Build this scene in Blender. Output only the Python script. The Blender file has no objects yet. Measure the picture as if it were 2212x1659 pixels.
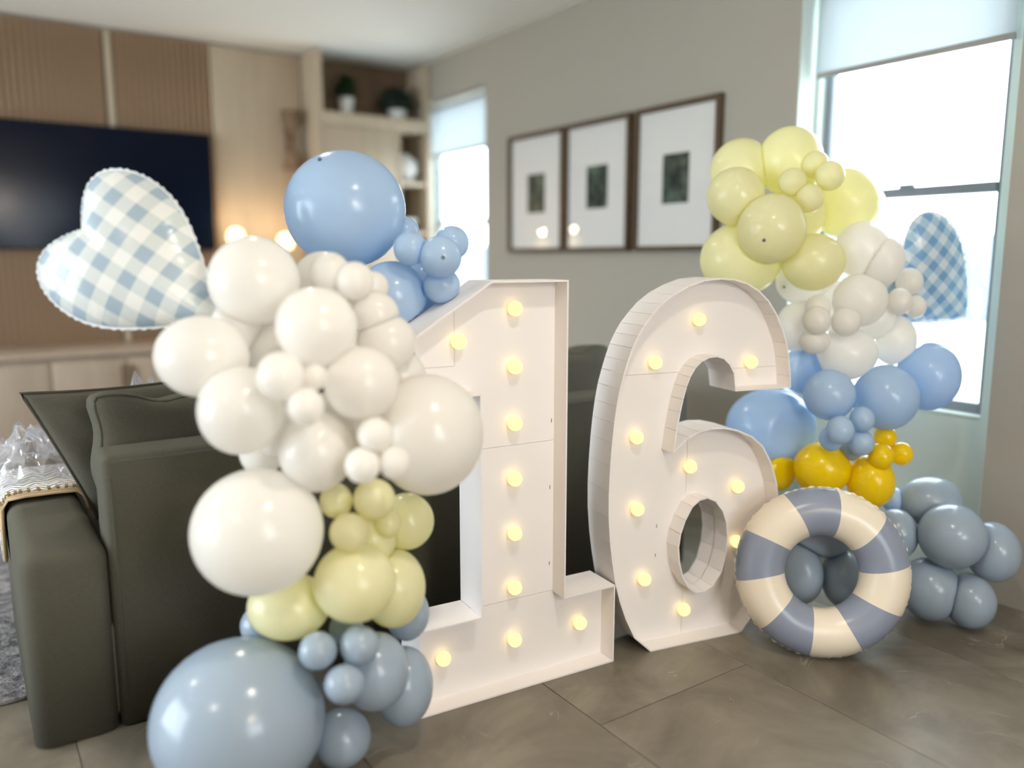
import bpy, bmesh, math, random
import numpy as np
from mathutils import Vector, Matrix

random.seed(7)
sc = bpy.context.scene
COL = sc.collection

# ------------------------------------------------------------------ camera
YAW, PITCH = math.radians(34.32), math.radians(8.876)
cam_d = bpy.data.cameras.new('camera')
cam_d.sensor_width = 36.0
cam_d.lens = 36.0 * 1750.0 / 2212.0
cam_d.clip_start = 0.05
cam_d.dof.use_dof = True
cam_d.dof.focus_distance = 2.45
cam_d.dof.aperture_fstop = 0.6
cam = bpy.data.objects.new('camera', cam_d)
cam.location = (0, 0, 1.27)
cam.rotation_euler = (math.pi / 2 - PITCH, 0, -YAW)
COL.objects.link(cam)
sc.camera = cam
sc.view_settings.view_transform = 'Standard'
sc.view_settings.look = 'None'
sc.view_settings.gamma = 1.0
sc.view_settings.use_curve_mapping = False
sc.view_settings.exposure = 0.62
sc.cycles.use_denoising = True
sc.cycles.max_bounces = 10
sc.cycles.diffuse_bounces = 5
sc.cycles.transparent_max_bounces = 12
sc.cycles.sample_clamp_indirect = 6.0
sc.cycles.caustics_reflective = False
sc.cycles.caustics_refractive = False

# ------------------------------------------------------------------ daylight
world = bpy.data.worlds.new('world'); sc.world = world
world.use_nodes = True
wn = world.node_tree.nodes; wn.clear()
wo = wn.new('ShaderNodeOutputWorld'); wb = wn.new('ShaderNodeBackground')
wb.inputs[0].default_value = (0.80, 0.91, 1.0, 1); wb.inputs[1].default_value = 7.5
world.node_tree.links.new(wb.outputs[0], wo.inputs[0])


def portal(name, loc, sx, sy, rot):
    l = bpy.data.lights.new(name, 'AREA'); l.shape = 'RECTANGLE'; l.size = sx; l.size_y = sy
    l.cycles.is_portal = True
    o = bpy.data.objects.new(name, l); o.location = loc; o.rotation_euler = rot
    COL.objects.link(o)


H90 = math.pi / 2
portal('daylight_near_window', (3.36, 1.91, 1.55), 1.8, .82, (0, H90, 0))      # faces -X
portal('daylight_far_window', (3.36, 5.38, 1.55), 1.8, 1.0, (0, H90, 0))
portal('daylight_patio_door', (-3.62, 3.4, 1.15), 2.3, 3.2, (0, -H90, 0))      # faces +X
portal('daylight_back_window', (.8, -3.02, 1.6), 1.5, 1.3, (H90, 0, 0))       # faces +Y

# ------------------------------------------------------------------ chandelier and added ceiling lights
def lamp(name, loc, watts, rad, colr):
    l = bpy.data.lights.new(name, 'POINT'); l.energy = watts; l.shadow_soft_size = rad; l.color = colr
    o = bpy.data.objects.new(name, l); o.location = loc; COL.objects.link(o)
    return o


WARM = (1.0, .82, .62)
for i, (dx, dy, dz) in enumerate([(-.16, 0, 0), (.16, .02, 0), (0, .16, .02), (0, -.16, .02), (0, 0, -.1)]):
    lamp('chandelier_bulb', (.55 + dx, -1.35 + dy, 2.0 + dz), 10.0, .035, WARM)
for x, y in [(-1.6, .6), (.9, .55), (-1.6, 3.6), (1.2, 3.8)]:  # unseen ceiling lights, added to warm the interior
    l = bpy.data.lights.new('recessed_downlight', 'AREA'); l.shape = 'DISK'; l.size = .14
    l.energy = 9.0; l.color = (1, .90, .78); l.spread = 2.4
    o = bpy.data.objects.new('recessed_downlight', l); o.location = (x, y, 2.705); COL.objects.link(o)

# ------------------------------------------------------------------ helpers
def srgb(r, g, b):
    f = lambda c: (c / 255 / 12.92) if c / 255 <= .04045 else ((c / 255 + .055) / 1.055) ** 2.4
    return (f(r), f(g), f(b), 1)


def mat(name, col, rough=.6, spec=.5, metal=0.0, noise=0.0, nscale=20.0, bump=0.0, bscale=60.0, coat=0.0,
        emit=None, estr=0.0, col2=None, stretch=None, detail=4.0):
    m = bpy.data.materials.new(name); m.use_nodes = True
    nt = m.node_tree; b = nt.nodes['Principled BSDF']
    b.inputs['Base Color'].default_value = col
    b.inputs['Roughness'].default_value = rough
    b.inputs['Specular IOR Level'].default_value = spec
    b.inputs['Metallic'].default_value = metal
    b.inputs['Coat Weight'].default_value = coat
    b.inputs['Coat Roughness'].default_value = .08
    if emit:
        b.inputs['Emission Color'].default_value = emit
        b.inputs['Emission Strength'].default_value = estr
    tc = None
    if noise or bump:
        tc = nt.nodes.new('ShaderNodeTexCoord')
        src = tc.outputs['Object']
        if stretch:
            mp = nt.nodes.new('ShaderNodeMapping'); mp.inputs['Scale'].default_value = stretch
            nt.links.new(src, mp.inputs['Vector']); src = mp.outputs[0]
    if noise:
        n = nt.nodes.new('ShaderNodeTexNoise'); n.inputs['Scale'].default_value = nscale
        n.inputs['Detail'].default_value = detail
        r = nt.nodes.new('ShaderNodeValToRGB')
        c2 = col2 or tuple(c * (1 - noise) for c in col[:3]) + (1,)
        r.color_ramp.elements[0].color = c2; r.color_ramp.elements[1].color = col
        r.color_ramp.elements[0].position = .35; r.color_ramp.elements[1].position = .65
        nt.links.new(src, n.inputs['Vector']); nt.links.new(n.outputs[0], r.inputs[0])
        nt.links.new(r.outputs[0], b.inputs['Base Color'])
    if bump:
        n2 = nt.nodes.new('ShaderNodeTexNoise'); n2.inputs['Scale'].default_value = bscale
        n2.inputs['Detail'].default_value = 3
        bp = nt.nodes.new('ShaderNodeBump'); bp.inputs['Strength'].default_value = bump
        bp.inputs['Distance'].default_value = .01
        nt.links.new(src, n2.inputs['Vector']); nt.links.new(n2.outputs[0], bp.inputs['Height'])
        nt.links.new(bp.outputs[0], b.inputs['Normal'])
    return m


def latex(name, col, transl, tcol=None):
    m = bpy.data.materials.new(name); m.use_nodes = True
    nt = m.node_tree; b = nt.nodes['Principled BSDF']; out = nt.nodes['Material Output']
    b.inputs['Base Color'].default_value = col
    b.inputs['Roughness'].default_value = .2
    b.inputs['Specular IOR Level'].default_value = .5
    t = nt.nodes.new('ShaderNodeBsdfTranslucent'); t.inputs[0].default_value = tcol or col
    mx = nt.nodes.new('ShaderNodeMixShader'); mx.inputs[0].default_value = transl
    nt.links.new(b.outputs[0], mx.inputs[1]); nt.links.new(t.outputs[0], mx.inputs[2])
    nt.links.new(mx.outputs[0], out.inputs[0])
    return m


def glass(name, tint=(1, 1, 1, 1), refl=.03, rough=.0):
    m = bpy.data.materials.new(name); m.use_nodes = True
    nt = m.node_tree; nt.nodes.remove(nt.nodes['Principled BSDF']); out = nt.nodes['Material Output']
    t = nt.nodes.new('ShaderNodeBsdfTransparent'); t.inputs[0].default_value = tint
    g = nt.nodes.new('ShaderNodeBsdfGlossy'); g.inputs['Roughness'].default_value = rough
    lw = nt.nodes.new('ShaderNodeLayerWeight'); lw.inputs[0].default_value = .5
    pw = nt.nodes.new('ShaderNodeMath'); pw.operation = 'POWER'; pw.inputs[1].default_value = 4.0
    fr = nt.nodes.new('ShaderNodeMath'); fr.operation = 'MULTIPLY_ADD'; fr.inputs[1].default_value = .7; fr.inputs[2].default_value = refl
    nt.links.new(lw.outputs['Facing'], pw.inputs[0]); nt.links.new(pw.outputs[0], fr.inputs[0])
    mx = nt.nodes.new('ShaderNodeMixShader')
    nt.links.new(fr.outputs[0], mx.inputs[0]); nt.links.new(t.outputs[0], mx.inputs[1])
    nt.links.new(g.outputs[0], mx.inputs[2]); nt.links.new(mx.outputs[0], out.inputs[0])
    return m


def tag(o, label=None, cat=None, group=None, kind=None):
    if label: o['label'] = label
    if cat: o['category'] = cat
    if group: o['group'] = group
    if kind: o['kind'] = kind
    return o


def link(name, me, m, parent=None, loc=(0, 0, 0), smooth=False):
    o = bpy.data.objects.new(name, me)
    o.location = loc
    if m and not me.materials: me.materials.append(m)
    if smooth: me.polygons.foreach_set('use_smooth', [True] * len(me.polygons))
    COL.objects.link(o)
    if parent is not None:
        o.parent = parent
        o.matrix_parent_inverse = parent.matrix_basis.inverted() if parent.parent is None else \
            (parent.parent.matrix_basis @ parent.matrix_parent_inverse @ parent.matrix_basis).inverted()
    return o


def empty(name, loc):
    o = bpy.data.objects.new(name, None); o.location = loc; o.empty_display_size = .1
    COL.objects.link(o); return o


def mesh(name, v, f):
    me = bpy.data.meshes.new(name); me.from_pydata([tuple(p) for p in v], [], f); me.update(); return me


def mobj(name, v, f, m, parent=None, smooth=False, fixn=True):
    me = mesh(name, v, f)
    if fixn:
        bm = bmesh.new(); bm.from_mesh(me); bmesh.ops.recalc_face_normals(bm, faces=bm.faces); bm.to_mesh(me); bm.free()
    return link(name, me, m, parent, smooth=smooth)


BOXF = [(0, 1, 3, 2), (4, 6, 7, 5), (0, 4, 5, 1), (2, 3, 7, 6), (0, 2, 6, 4), (1, 5, 7, 3)]


def box(name, x0, x1, y0, y1, z0, z1, m, parent=None, bev=0.0, seg=2, smooth=None, flat_base=False):
    v = [(x, y, z) for x in (x0, x1) for y in (y0, y1) for z in (z0, z1)]
    me = mesh(name, v, BOXF)
    bm = bmesh.new(); bm.from_mesh(me); bmesh.ops.recalc_face_normals(bm, faces=bm.faces)
    if bev: bmesh.ops.bevel(bm, geom=[e for e in bm.edges if not (flat_base and all(q.co.z < z0 + 1e-5 for q in e.verts))], offset=bev, segments=seg, profile=.5, affect='EDGES')
    bm.to_mesh(me); bm.free()
    return link(name, me, m, parent, smooth=bool(bev) if smooth is None else smooth)


def boxes(name, lst, m, parent=None):
    v, f = [], []
    for x0, x1, y0, y1, z0, z1 in lst:
        n = len(v); v += [(x, y, z) for x in (x0, x1) for y in (y0, y1) for z in (z0, z1)]
        f += [tuple(i + n for i in q) for q in BOXF]
    return mobj(name, v, f, m, parent)


def lathe(name, prof, m, parent=None, loc=(0, 0, 0), n=24, smooth=True):
    v, f = [], []
    for r, z in prof:
        for k in range(n):
            a = 2 * math.pi * k / n
            v.append((loc[0] + r * math.cos(a), loc[1] + r * math.sin(a), loc[2] + z))
    for i in range(len(prof) - 1):
        for k in range(n):
            f.append((i * n + k, i * n + (k + 1) % n, (i + 1) * n + (k + 1) % n, (i + 1) * n + k))
    return mobj(name, v, f, m, parent, smooth=smooth)


def tube(name, pts, r, m, parent=None, n=8):
    v, f = [], []
    pts = [Vector(p) for p in pts]
    for i, p in enumerate(pts):
        d = (pts[min(i + 1, len(pts) - 1)] - pts[max(i - 1, 0)]).normalized()
        u = d.cross(Vector((0.3, .2, 1))).normalized(); w = d.cross(u)
        rr = r[i] if isinstance(r, (list, tuple)) else r
        for k in range(n):
            a = 2 * math.pi * k / n
            v.append(p + u * (rr * math.cos(a)) + w * (rr * math.sin(a)))
    for i in range(len(pts) - 1):
        for k in range(n):
            f.append((i * n + k, i * n + (k + 1) % n, (i + 1) * n + (k + 1) % n, (i + 1) * n + k))
    f.append(tuple(range(n))); f.append(tuple(range((len(pts) - 1) * n, len(pts) * n)))
    return mobj(name, v, f, m, parent, smooth=True)


# ------------------------------------------------------------------ materials
M = {}
M['wall'] = mat('wall_paint', srgb(169, 163, 152), .85, .2, bump=.05, bscale=180)
M['sage'] = mat('window_alcove_paint', srgb(206, 218, 214), .8, .2, bump=.05, bscale=180)  # wall paint made paler and bluer, daylight tint put into the alcove colour
M['ceil'] = mat('ceiling_paint', srgb(248, 248, 244), .9, .1)
M['tile'] = None
M['wood'] = mat('slat_wood', srgb(158, 130, 103), .6, .3, noise=.18, nscale=6, stretch=(8, 8, .6))
M['panel'] = mat('pale_oak_panel', srgb(188, 172, 150), .6, .3, noise=.08, nscale=4, stretch=(5, 5, .5))
M['dark_back'] = mat('dark_oak_back', srgb(116, 96, 76), .7, .2, noise=.15, nscale=5, stretch=(5, 5, .5))
M['cab'] = mat('cabinet_oak', srgb(172, 154, 136), .55, .3, noise=.1, nscale=4, stretch=(4, 4, .6))
M['screen'] = mat('television_glass', (.001, .004, .014, 1), .15, .12)
M['black'] = mat('black_plastic', (.008, .008, .008, 1), .4)
M['sofa'] = mat('grey_green_upholstery', srgb(92, 89, 78), .95, .15, noise=.16, nscale=260, bump=.25, bscale=420)
M['piping'] = mat('upholstery_piping', srgb(82, 79, 69), .9, .15)
M['alu'] = mat('grey_window_frame', srgb(128, 136, 142), .5, .4)
M['glass'] = glass('window_glass')
M['shade'] = None
M['shadebar'] = mat('shade_hem_bar', srgb(150, 146, 142), .6)
M['frame'] = mat('walnut_frame', srgb(92, 74, 56), .5, .3, noise=.2, nscale=8, stretch=(6, 6, 1))
M['mount'] = mat('picture_mount', srgb(232, 230, 226), .9, .1)
M['white'] = mat('white_foam_board', srgb(240, 235, 233), .65, .25)
M['seam'] = mat('foam_board_cut_edge', srgb(190, 184, 178), .8, .1)
M['bulb'] = mat('warm_bulb', srgb(120, 95, 45), .35, .3, emit=(1.0, .74, .30, 1), estr=1.1)
M['ringw'] = mat('cream_vinyl', srgb(238, 226, 206), .28, .5)
M['ringb'] = mat('slate_blue_vinyl', srgb(140, 148, 166), .28, .5)
M['rug'] = mat('grey_rug_pile', srgb(148, 146, 148), 1, .05, noise=.4, nscale=26, bump=.8, bscale=60, col2=srgb(92, 92, 96))
M['concrete'] = mat('pale_concrete', srgb(225, 222, 215), .9, .1)
M['gardenwall'] = mat('grey_blue_block', srgb(116, 128, 134), .9, .1)
M['pot'] = mat('white_ceramic', srgb(225, 225, 222), .35, .5)
M['leaf'] = mat('dark_leaf', srgb(38, 62, 34), .5, .3)
M['leaf2'] = mat('grey_green_leaf', srgb(52, 66, 56), .6, .3)
M['lampglow'] = mat('glowing_lamp_shade', srgb(255, 232, 190), .8, .1, emit=(1.0, .72, .38, 1), estr=2.2)
M['brass'] = mat('brown_wood_sconce', srgb(128, 104, 82), .5, .3)
BAL = {
    'white': latex('white_latex', srgb(251, 248, 243), .42),
    'paleyellow': latex('pale_yellow_latex', srgb(250, 246, 212), .42, srgb(248, 245, 186)),
    'golden': latex('golden_yellow_latex', srgb(252, 222, 20), .30),
    'blue': latex('light_blue_latex', srgb(198, 221, 241), .34, srgb(150, 203, 244)),
    'dusty': latex('dusty_blue_latex', srgb(168, 184, 200), .2),
}
M['shade'] = latex('shade_fabric', srgb(206, 212, 214), .5)
M['shade'].node_tree.nodes['Principled BSDF'].inputs['Roughness'].default_value = .9
TIPM = mat('dark_latex_tip', srgb(90, 100, 115), .4)


def tile_material():
    m = bpy.data.materials.new('stone_look_tile'); m.use_nodes = True
    nt = m.node_tree; b = nt.nodes['Principled BSDF']; L = nt.links.new
    geo = nt.nodes.new('ShaderNodeNewGeometry'); oi = nt.nodes.new('ShaderNodeObjectInfo')
    add = nt.nodes.new('ShaderNodeVectorMath'); add.operation = 'ADD'
    mul = nt.nodes.new('ShaderNodeVectorMath'); mul.operation = 'SCALE'; mul.inputs['Scale'].default_value = 13.0
    cx = nt.nodes.new('ShaderNodeCombineXYZ'); L(oi.outputs['Random'], cx.inputs[0]); L(oi.outputs['Random'], cx.inputs[1])
    L(cx.outputs[0], mul.inputs[0]); L(geo.outputs['Position'], add.inputs[0]); L(mul.outputs[0], add.inputs[1])
    n1 = nt.nodes.new('ShaderNodeTexNoise'); n1.inputs['Scale'].default_value = 2.6; n1.inputs['Detail'].default_value = 8
    n1.inputs['Roughness'].default_value = .62; n1.inputs['Distortion'].default_value = .6
    r1 = nt.nodes.new('ShaderNodeValToRGB')
    e = r1.color_ramp.elements
    e[0].position = .3; e[0].color = srgb(92, 84, 72); e[1].position = .72; e[1].color = srgb(144, 136, 122)
    L(add.outputs[0], n1.inputs['Vector']); L(n1.outputs[0], r1.inputs[0])
    # thin pale veins
    n2 = nt.nodes.new('ShaderNodeTexNoise'); n2.inputs['Scale'].default_value = 3.4; n2.inputs['Detail'].default_value = 9
    n2.inputs['Distortion'].default_value = 1.6; L(add.outputs[0], n2.inputs['Vector'])
    r2 = nt.nodes.new('ShaderNodeValToRGB'); e = r2.color_ramp.elements
    e[0].position = .494; e[0].color = (0, 0, 0, 1); e[1].position = .5; e[1].color = (1, 1, 1, 1)
    q = e.new(.507); q.color = (0, 0, 0, 1); L(n2.outputs[0], r2.inputs[0])
    n3 = nt.nodes.new('ShaderNodeTexNoise'); n3.inputs['Scale'].default_value = 5; L(add.outputs[0], n3.inputs['Vector'])
    r3 = nt.nodes.new('ShaderNodeValToRGB'); r3.color_ramp.elements[0].position = .55; r3.color_ramp.elements[1].position = .72
    L(n3.outputs[0], r3.inputs[0])
    mm = nt.nodes.new('ShaderNodeMath'); mm.operation = 'MULTIPLY'; L(r2.outputs[0], mm.inputs[0]); L(r3.outputs[0], mm.inputs[1])
    mx = nt.nodes.new('ShaderNodeMix'); mx.data_type = 'RGBA'; L(mm.outputs[0], mx.inputs[0])
    L(r1.outputs[0], mx.inputs[6]); mx.inputs[7].default_value = srgb(190, 182, 168)
    L(mx.outputs[2], b.inputs['Base Color'])
    b.inputs['Roughness'].default_value = .42; b.inputs['Specular IOR Level'].default_value = .45
    bp = nt.nodes.new('ShaderNodeBump'); bp.inputs['Strength'].default_value = .12; bp.inputs['Distance'].default_value = .004
    L(n1.outputs[0], bp.inputs['Height']); L(bp.outputs[0], b.inputs['Normal'])
    return m


M['tile'] = tile_material()
M['grout'] = mat('dark_grout', srgb(84, 79, 70), .9, .1)

# ================================================================== the room
CEIL = 2.72
S = lambda o: tag(o, kind='structure')
fl = S(box('floor', -3.6, 3.34, -3.0, 6.1, -.12, -.004, M['grout']))
# stone-look planks, 0.6 m wide and 1.2 m long, half-bond
tv_ = [(x, y, z) for x in (0, .5975) for y in (0, 1.1975) for z in (-.012, 0)]
tme = mesh('floor_tile', tv_, BOXF)
bm = bmesh.new(); bm.from_mesh(tme); bmesh.ops.recalc_face_normals(bm, faces=bm.faces)
bmesh.ops.bevel(bm, geom=[e for e in bm.edges if all(v.co.z > -.001 for v in e.verts)], offset=.0012, segments=1, affect='EDGES')
bm.to_mesh(tme); bm.free(); tme.materials.append(M['tile'])
cxs = [1.36 + .6 * i for i in range(-7, 4)]
for ci, x in enumerate(cxs):
    off = 0.36 if (ci - 7) % 2 == 0 else (.56 if ci > 7 else .96)
    for j in range(-3, 5):
        y = off + 1.2 * j
        if y > 5.97 or y + 1.2 < -2.8 or x < -3.5 or x > 3.1: continue
        t = bpy.data.objects.new('floor_tile', tme); COL.objects.link(t)
        t.location = (x + .00125, y + .00125, 0)
        t.parent = fl

# right wall with two floor-to-header window alcoves
X0, X1 = 3.1, 3.34
NB = 3.22
wr = empty('wall_right', (X0, 0, 0)); S(wr)
for y0, y1 in [(-3.0, 1.43), (2.335, 4.866), (5.90, 6.1)]:
    box('wall_section', X0, X1, y0, y1, 0, CEIL, M['wall'], wr)
ALC = [(1.43, 2.335, 1.515, 2.312), (4.866, 5.90, 4.93, 5.872)]
for a0, a1, w0, w1 in ALC:
    box('wall_header', X0, X1, a0, a1, 2.44, CEIL, M['wall'], wr)
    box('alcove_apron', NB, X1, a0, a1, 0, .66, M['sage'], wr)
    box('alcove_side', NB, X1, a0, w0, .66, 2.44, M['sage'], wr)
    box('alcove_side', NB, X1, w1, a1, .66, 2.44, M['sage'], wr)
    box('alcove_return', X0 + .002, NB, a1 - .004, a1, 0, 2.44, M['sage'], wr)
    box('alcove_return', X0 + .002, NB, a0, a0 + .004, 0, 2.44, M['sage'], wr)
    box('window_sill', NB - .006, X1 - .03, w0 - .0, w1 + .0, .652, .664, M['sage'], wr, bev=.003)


def window(n, y0, y1, z0, z1, rail):
    w = empty('window_%d' % n, (3.28, (y0 + y1) / 2, z0)); S(w)
    a, b, t = 3.265, 3.305, .034
    for nm, q in [('frame_stile', (a, b, y0, y0 + t, z0, z1)), ('frame_stile', (a, b, y1 - t, y1, z0, z1)),
                  ('frame_rail', (a, b, y0 + t, y1 - t, z0, z0 + t + .008)), ('frame_rail', (a, b, y0 + t, y1 - t, z1 - t, z1)),
                  ('meeting_rail', (a - .012, b, y0 + t, y1 - t, rail - .02, rail + .018))]:
        box(nm, *q, M['alu'], w, bev=.003, seg=1, smooth=False)
    for za, zb in [(z0 + t, rail - .02), (rail + .018, z1 - t)]:
        box('pane', 3.284, 3.288, y0 + t - .004, y1 - t + .004, za - .003, zb + .003, M['glass'], w)
    lk = box('latch', a - .03, a - .008, (y0 + y1) / 2 - .05, (y0 + y1) / 2 + .01, rail + .014, rail + .03, M['alu'], w, bev=.004)
    return w


window(1, 1.515, 2.312, .662, 2.44, 1.535)
window(2, 4.93, 5.872, .662, 2.44, 1.535)


def shade(label, y0, y1):
    s = empty('roller_shade', (3.2, (y0 + y1) / 2, 2.05)); tag(s, label, 'window shade', 'roller shades')
    box('fabric', 3.196, 3.1985, y0, y1, 2.062, 2.40, M['shade'], s)
    tube('roller', [(3.19, y0, 2.405), (3.19, y1, 2.405)], .018, M['shade'], s, 12)
    box('hem_bar', 3.192, 3.203, y0, y1, 2.04, 2.064, M['shadebar'], s, bev=.003)


shade('white roller shade half lowered over the large window at the right', 1.50, 2.31)
shade('white roller shade over the narrow far window beside the wall shelves', 4.90, 5.88)

# far wall, left wall with the patio door opening, back wall with a window opening
S(box('wall_front', -3.6, X1, 5.97, 6.1, 0, CEIL, M['wall']))
wl = empty('wall_left', (-3.4, 0, 0)); S(wl)
for q in [(-3.0, 1.8, 0, CEIL), (5.0, 5.97, 0, CEIL), (1.8, 5.0, 2.3, CEIL)]:
    box('wall_section', -3.6, -3.4, *q, M['wall'], wl)
wb_ = empty('wall_back', (0, -2.8, 0)); S(wb_)
for q in [(-3.4, .05, 0, CEIL), (1.55, 3.1, 0, CEIL), (.05, 1.55, 0, .95), (.05, 1.55, 2.25, CEIL)]:
    box('wall_section', q[0], q[1], -3.0, -2.8, q[2], q[3], M['wall'], wb_)
S(box('ceiling', -3.6, X1, -3.0, 6.1, CEIL, CEIL + .1, M['ceil']))

# outside: patio slab and a pale garden wall
S(box('ground_outside', -14, 16, -14, 18, -.3, -.13, M['concrete']))
S(box('wall_outside', 8.0, 8.2, -8, 14, -.13, 1.5, M['gardenwall']))
S(box('wall_outside', 7.0, 7.3, -8, 14, -.13, .70, M['concrete']))

# ================================================================== far wall furnishings
WY = 5.965
sp = empty('slat_wall_panel', (.2, WY, 0)); tag(sp, 'ribbed light brown wood slat panel behind the television', 'wall panel')
box('backing', -1.6, 1.555, WY - .012, WY, .70, CEIL - .02, M['dark_back'], sp)
sme = None
x = -1.6
while x < 1.53:
    if not (.885 < x < .955) and not (-.65 < x < -.58):
        if sme is None:
            s0 = box('slat', 0, .025, WY - .036, WY - .012, .70, CEIL - .02, M['wood'], sp); sme = s0.data
        else:
            s0 = bpy.data.objects.new('slat', sme); COL.objects.link(s0); s0.parent = sp; s0.matrix_parent_inverse = sp.matrix_basis.inverted()
        s0.location.x = x
    x += .039
for q in (.93, -.605): box('joint_strip', q - .02, q + .022, WY - .03, WY - .012, .70, CEIL - .02, M['panel'], sp)

tv = empty('television', (.83, WY - .06, 1.32)); tag(tv, 'large black flat television on the slat wall', 'television')
box('casing', .14, 1.525, WY - .085, WY - .0385, 1.322, 2.098, M['black'], tv, bev=.004)
box('screen', .148, 1.517, WY - .088, WY - .0852, 1.334, 2.09, M['screen'], tv)

cs = empty('media_console', (.8, 5.7, .1)); tag(cs, 'long pale wood media cabinet under the television', 'cabinet')
box('top', -1.6, 2.2, 5.44, WY - .036, .68, .712, M['cab'], cs, bev=.003)
box('body', -1.58, 2.18, 5.47, WY - .036, .12, .68, M['cab'], cs)
box('plinth', -1.55, 2.15, 5.55, WY - .05, 0, .12, M['dark_back'], cs)
for x0 in (-1.24, -.825, -.41, .005, .42, .835, 1.25, 1.665):
    d = box('door', x0 + .006, x0 + .409, 5.452, 5.469, .14, .655, M['cab'], cs, bev=.002)
    hx = x0 + .39 if int(round((x0 + 1.24) / .415)) % 2 == 0 else x0 + .025
    box('handle', hx - .006, hx + .006, 5.43, 5.451, .48, .62, M['dark_back'], d, bev=.003)

wp = tag(box('oak_wall_panel', 1.56, 2.19, WY - .03, WY, .712, CEIL - .02, M['panel'], bev=.002), 'smooth pale oak panel between the television and the shelves', 'wall panel')

sh = empty('built_in_shelves', (2.65, 5.8, 0)); tag(sh, 'pale built-in wall shelves beside the far window', 'shelves')
FY = 5.62
box('back_panel', 2.2, 3.09, WY - .02, WY, 0, CEIL - .01, M['dark_back'], sh)
box('upright', 2.2, 2.235, FY, WY - .02, 0, CEIL - .02, M['panel'], sh)
box('upright', 3.06, 3.09, FY, WY - .02, 0, CEIL - .02, M['panel'], sh)
box('upright', 2.80, 2.83, FY, WY - .02, .75, 2.20, M['panel'], sh)
box('shelf_board', 2.236, 3.059, FY, WY - .02, 2.20, 2.29, M['panel'], sh, bev=.003)
for z in (1.82, 1.45, 1.08, .72):
    box('shelf_board', 2.831, 3.059, FY + .02, WY - .02, z - .015, z + .015, M['panel'], sh)
d = box('cabinet_door', 2.237, 2.798, FY + .005, FY + .025, 1.46, 2.195, M['panel'], sh, bev=.003)
d = box('cabinet_door', 2.237, 2.798, FY + .005, FY + .025, .75, 1.452, M['panel'], sh, bev=.003)
box('base_cabinet', 2.236, 3.059, FY - .08, WY - .02, 0, .70, M['cab'], sh, bev=.003)


def plant(label, x, y, z, pr, ph, spread, hgt, n, m, name='potted_plant'):
    p = empty(name, (x, y, z)); tag(p, label, 'plant', 'plants on the top shelf')
    lathe('pot', [(0.001, 0), (pr * .75, 0), (pr, ph), (pr * .9, ph), (pr * .85, ph * .9), (.001, ph * .9)], M['pot'], p, (x, y, z), 16)
    v, f = [], []
    for i in range(n):
        a = random.uniform(0, 6.283); e = random.uniform(.1, 1.4); L = random.uniform(.5, 1) * spread
        c = Vector((x + math.cos(a) * math.cos(e) * L, y + math.sin(a) * math.cos(e) * L * .8, z + ph + math.sin(e) * hgt * random.uniform(.5, 1)))
        u = Vector((math.cos(a), math.sin(a), random.uniform(-.4, .6))).normalized() * .05
        w = Vector((-math.sin(a), math.cos(a), random.uniform(-.3, .3))).normalized() * .022
        k = len(v)
        v += [c - u, c + w * .9 + Vector((0, 0, .008)), c + u, c - w * .9 + Vector((0, 0, .008))]; f.append((k, k + 1, k + 2, k + 3))
        if i % 4 == 0:
            k = len(v); b = Vector((x, y, z + ph * .9)); s_ = Vector((.003, 0, 0)); s2 = Vector((0, .003, 0))
            v += [b - s_, b + s_, c + s2, c - s2]; f.append((k, k + 1, k + 2, k + 3))
    tag(mobj('foliage', v, f, m, p, fixn=False), kind='stuff')


plant('small bright green plant in a white pot on the top shelf', 2.47, 5.76, 2.29, .055, .13, .10, .16, 90, M['leaf'])
plant('wide dark trailing plant on the top shelf nearest the far window', 2.88, 5.76, 2.29, .075, .08, .17, .17, 160, M['leaf2'])
v = lathe('round_vase', [(.001, 0), (.05, 0), (.085, .05), (.1, .11), (.085, .17), (.04, .2), (.038, .22), (.03, .22), (.03, .19), (.001, .19)], M['pot'], None, (2.945, 5.78, 1.835), 24)
tag(v, 'round white vase on the shelf below the trailing plant', 'vase')
v = lathe('ceramic_bowl', [(.001, 0), (.04, 0), (.085, .06), (.09, .1), (.083, .1), (.075, .06), (.001, .02)], M['pot'], None, (2.945, 5.78, 1.465), 24)
tag(v, 'small white bowl on a lower shelf below the vase', 'bowl')
st = empty('stacked_box', (2.945, 5.78, 1.095)); tag(st, 'white lidded box on the lowest visible shelf', 'box')
box('body', 2.87, 3.02, 5.70, 5.86, 1.095, 1.2, M['pot'], st, bev=.004); box('lid', 2.866, 3.024, 5.696, 5.864, 1.2, 1.225, M['pot'], st, bev=.004)

sn = empty('wall_sconce', (2.10, WY - .04, 2.1)); tag(sn, 'brown hourglass wall sconce on the oak panel', 'sconce')
box('mount', 2.06, 2.12, WY - .05, WY - .031, 2.02, 2.2, M['brass'], sn, bev=.003)
lathe('upper_cone', [(.012, 0), (.075, .16), (.07, .16), (.008, .01)], M['brass'], sn, (2.09, WY - .12, 2.14), 20)
lathe('lower_cone', [(.012, 0), (.075, -.16), (.07, -.16), (.008, -.01)], M['brass'], sn, (2.09, WY - .12, 2.06), 20)
tube('stem', [(2.09, WY - .12, 2.03), (2.09, WY - .12, 2.17)], .012, M['brass'], sn)
box('bracket', 2.082, 2.098, WY - .13, WY - .045, 2.09, 2.11, M['brass'], sn)

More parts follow.
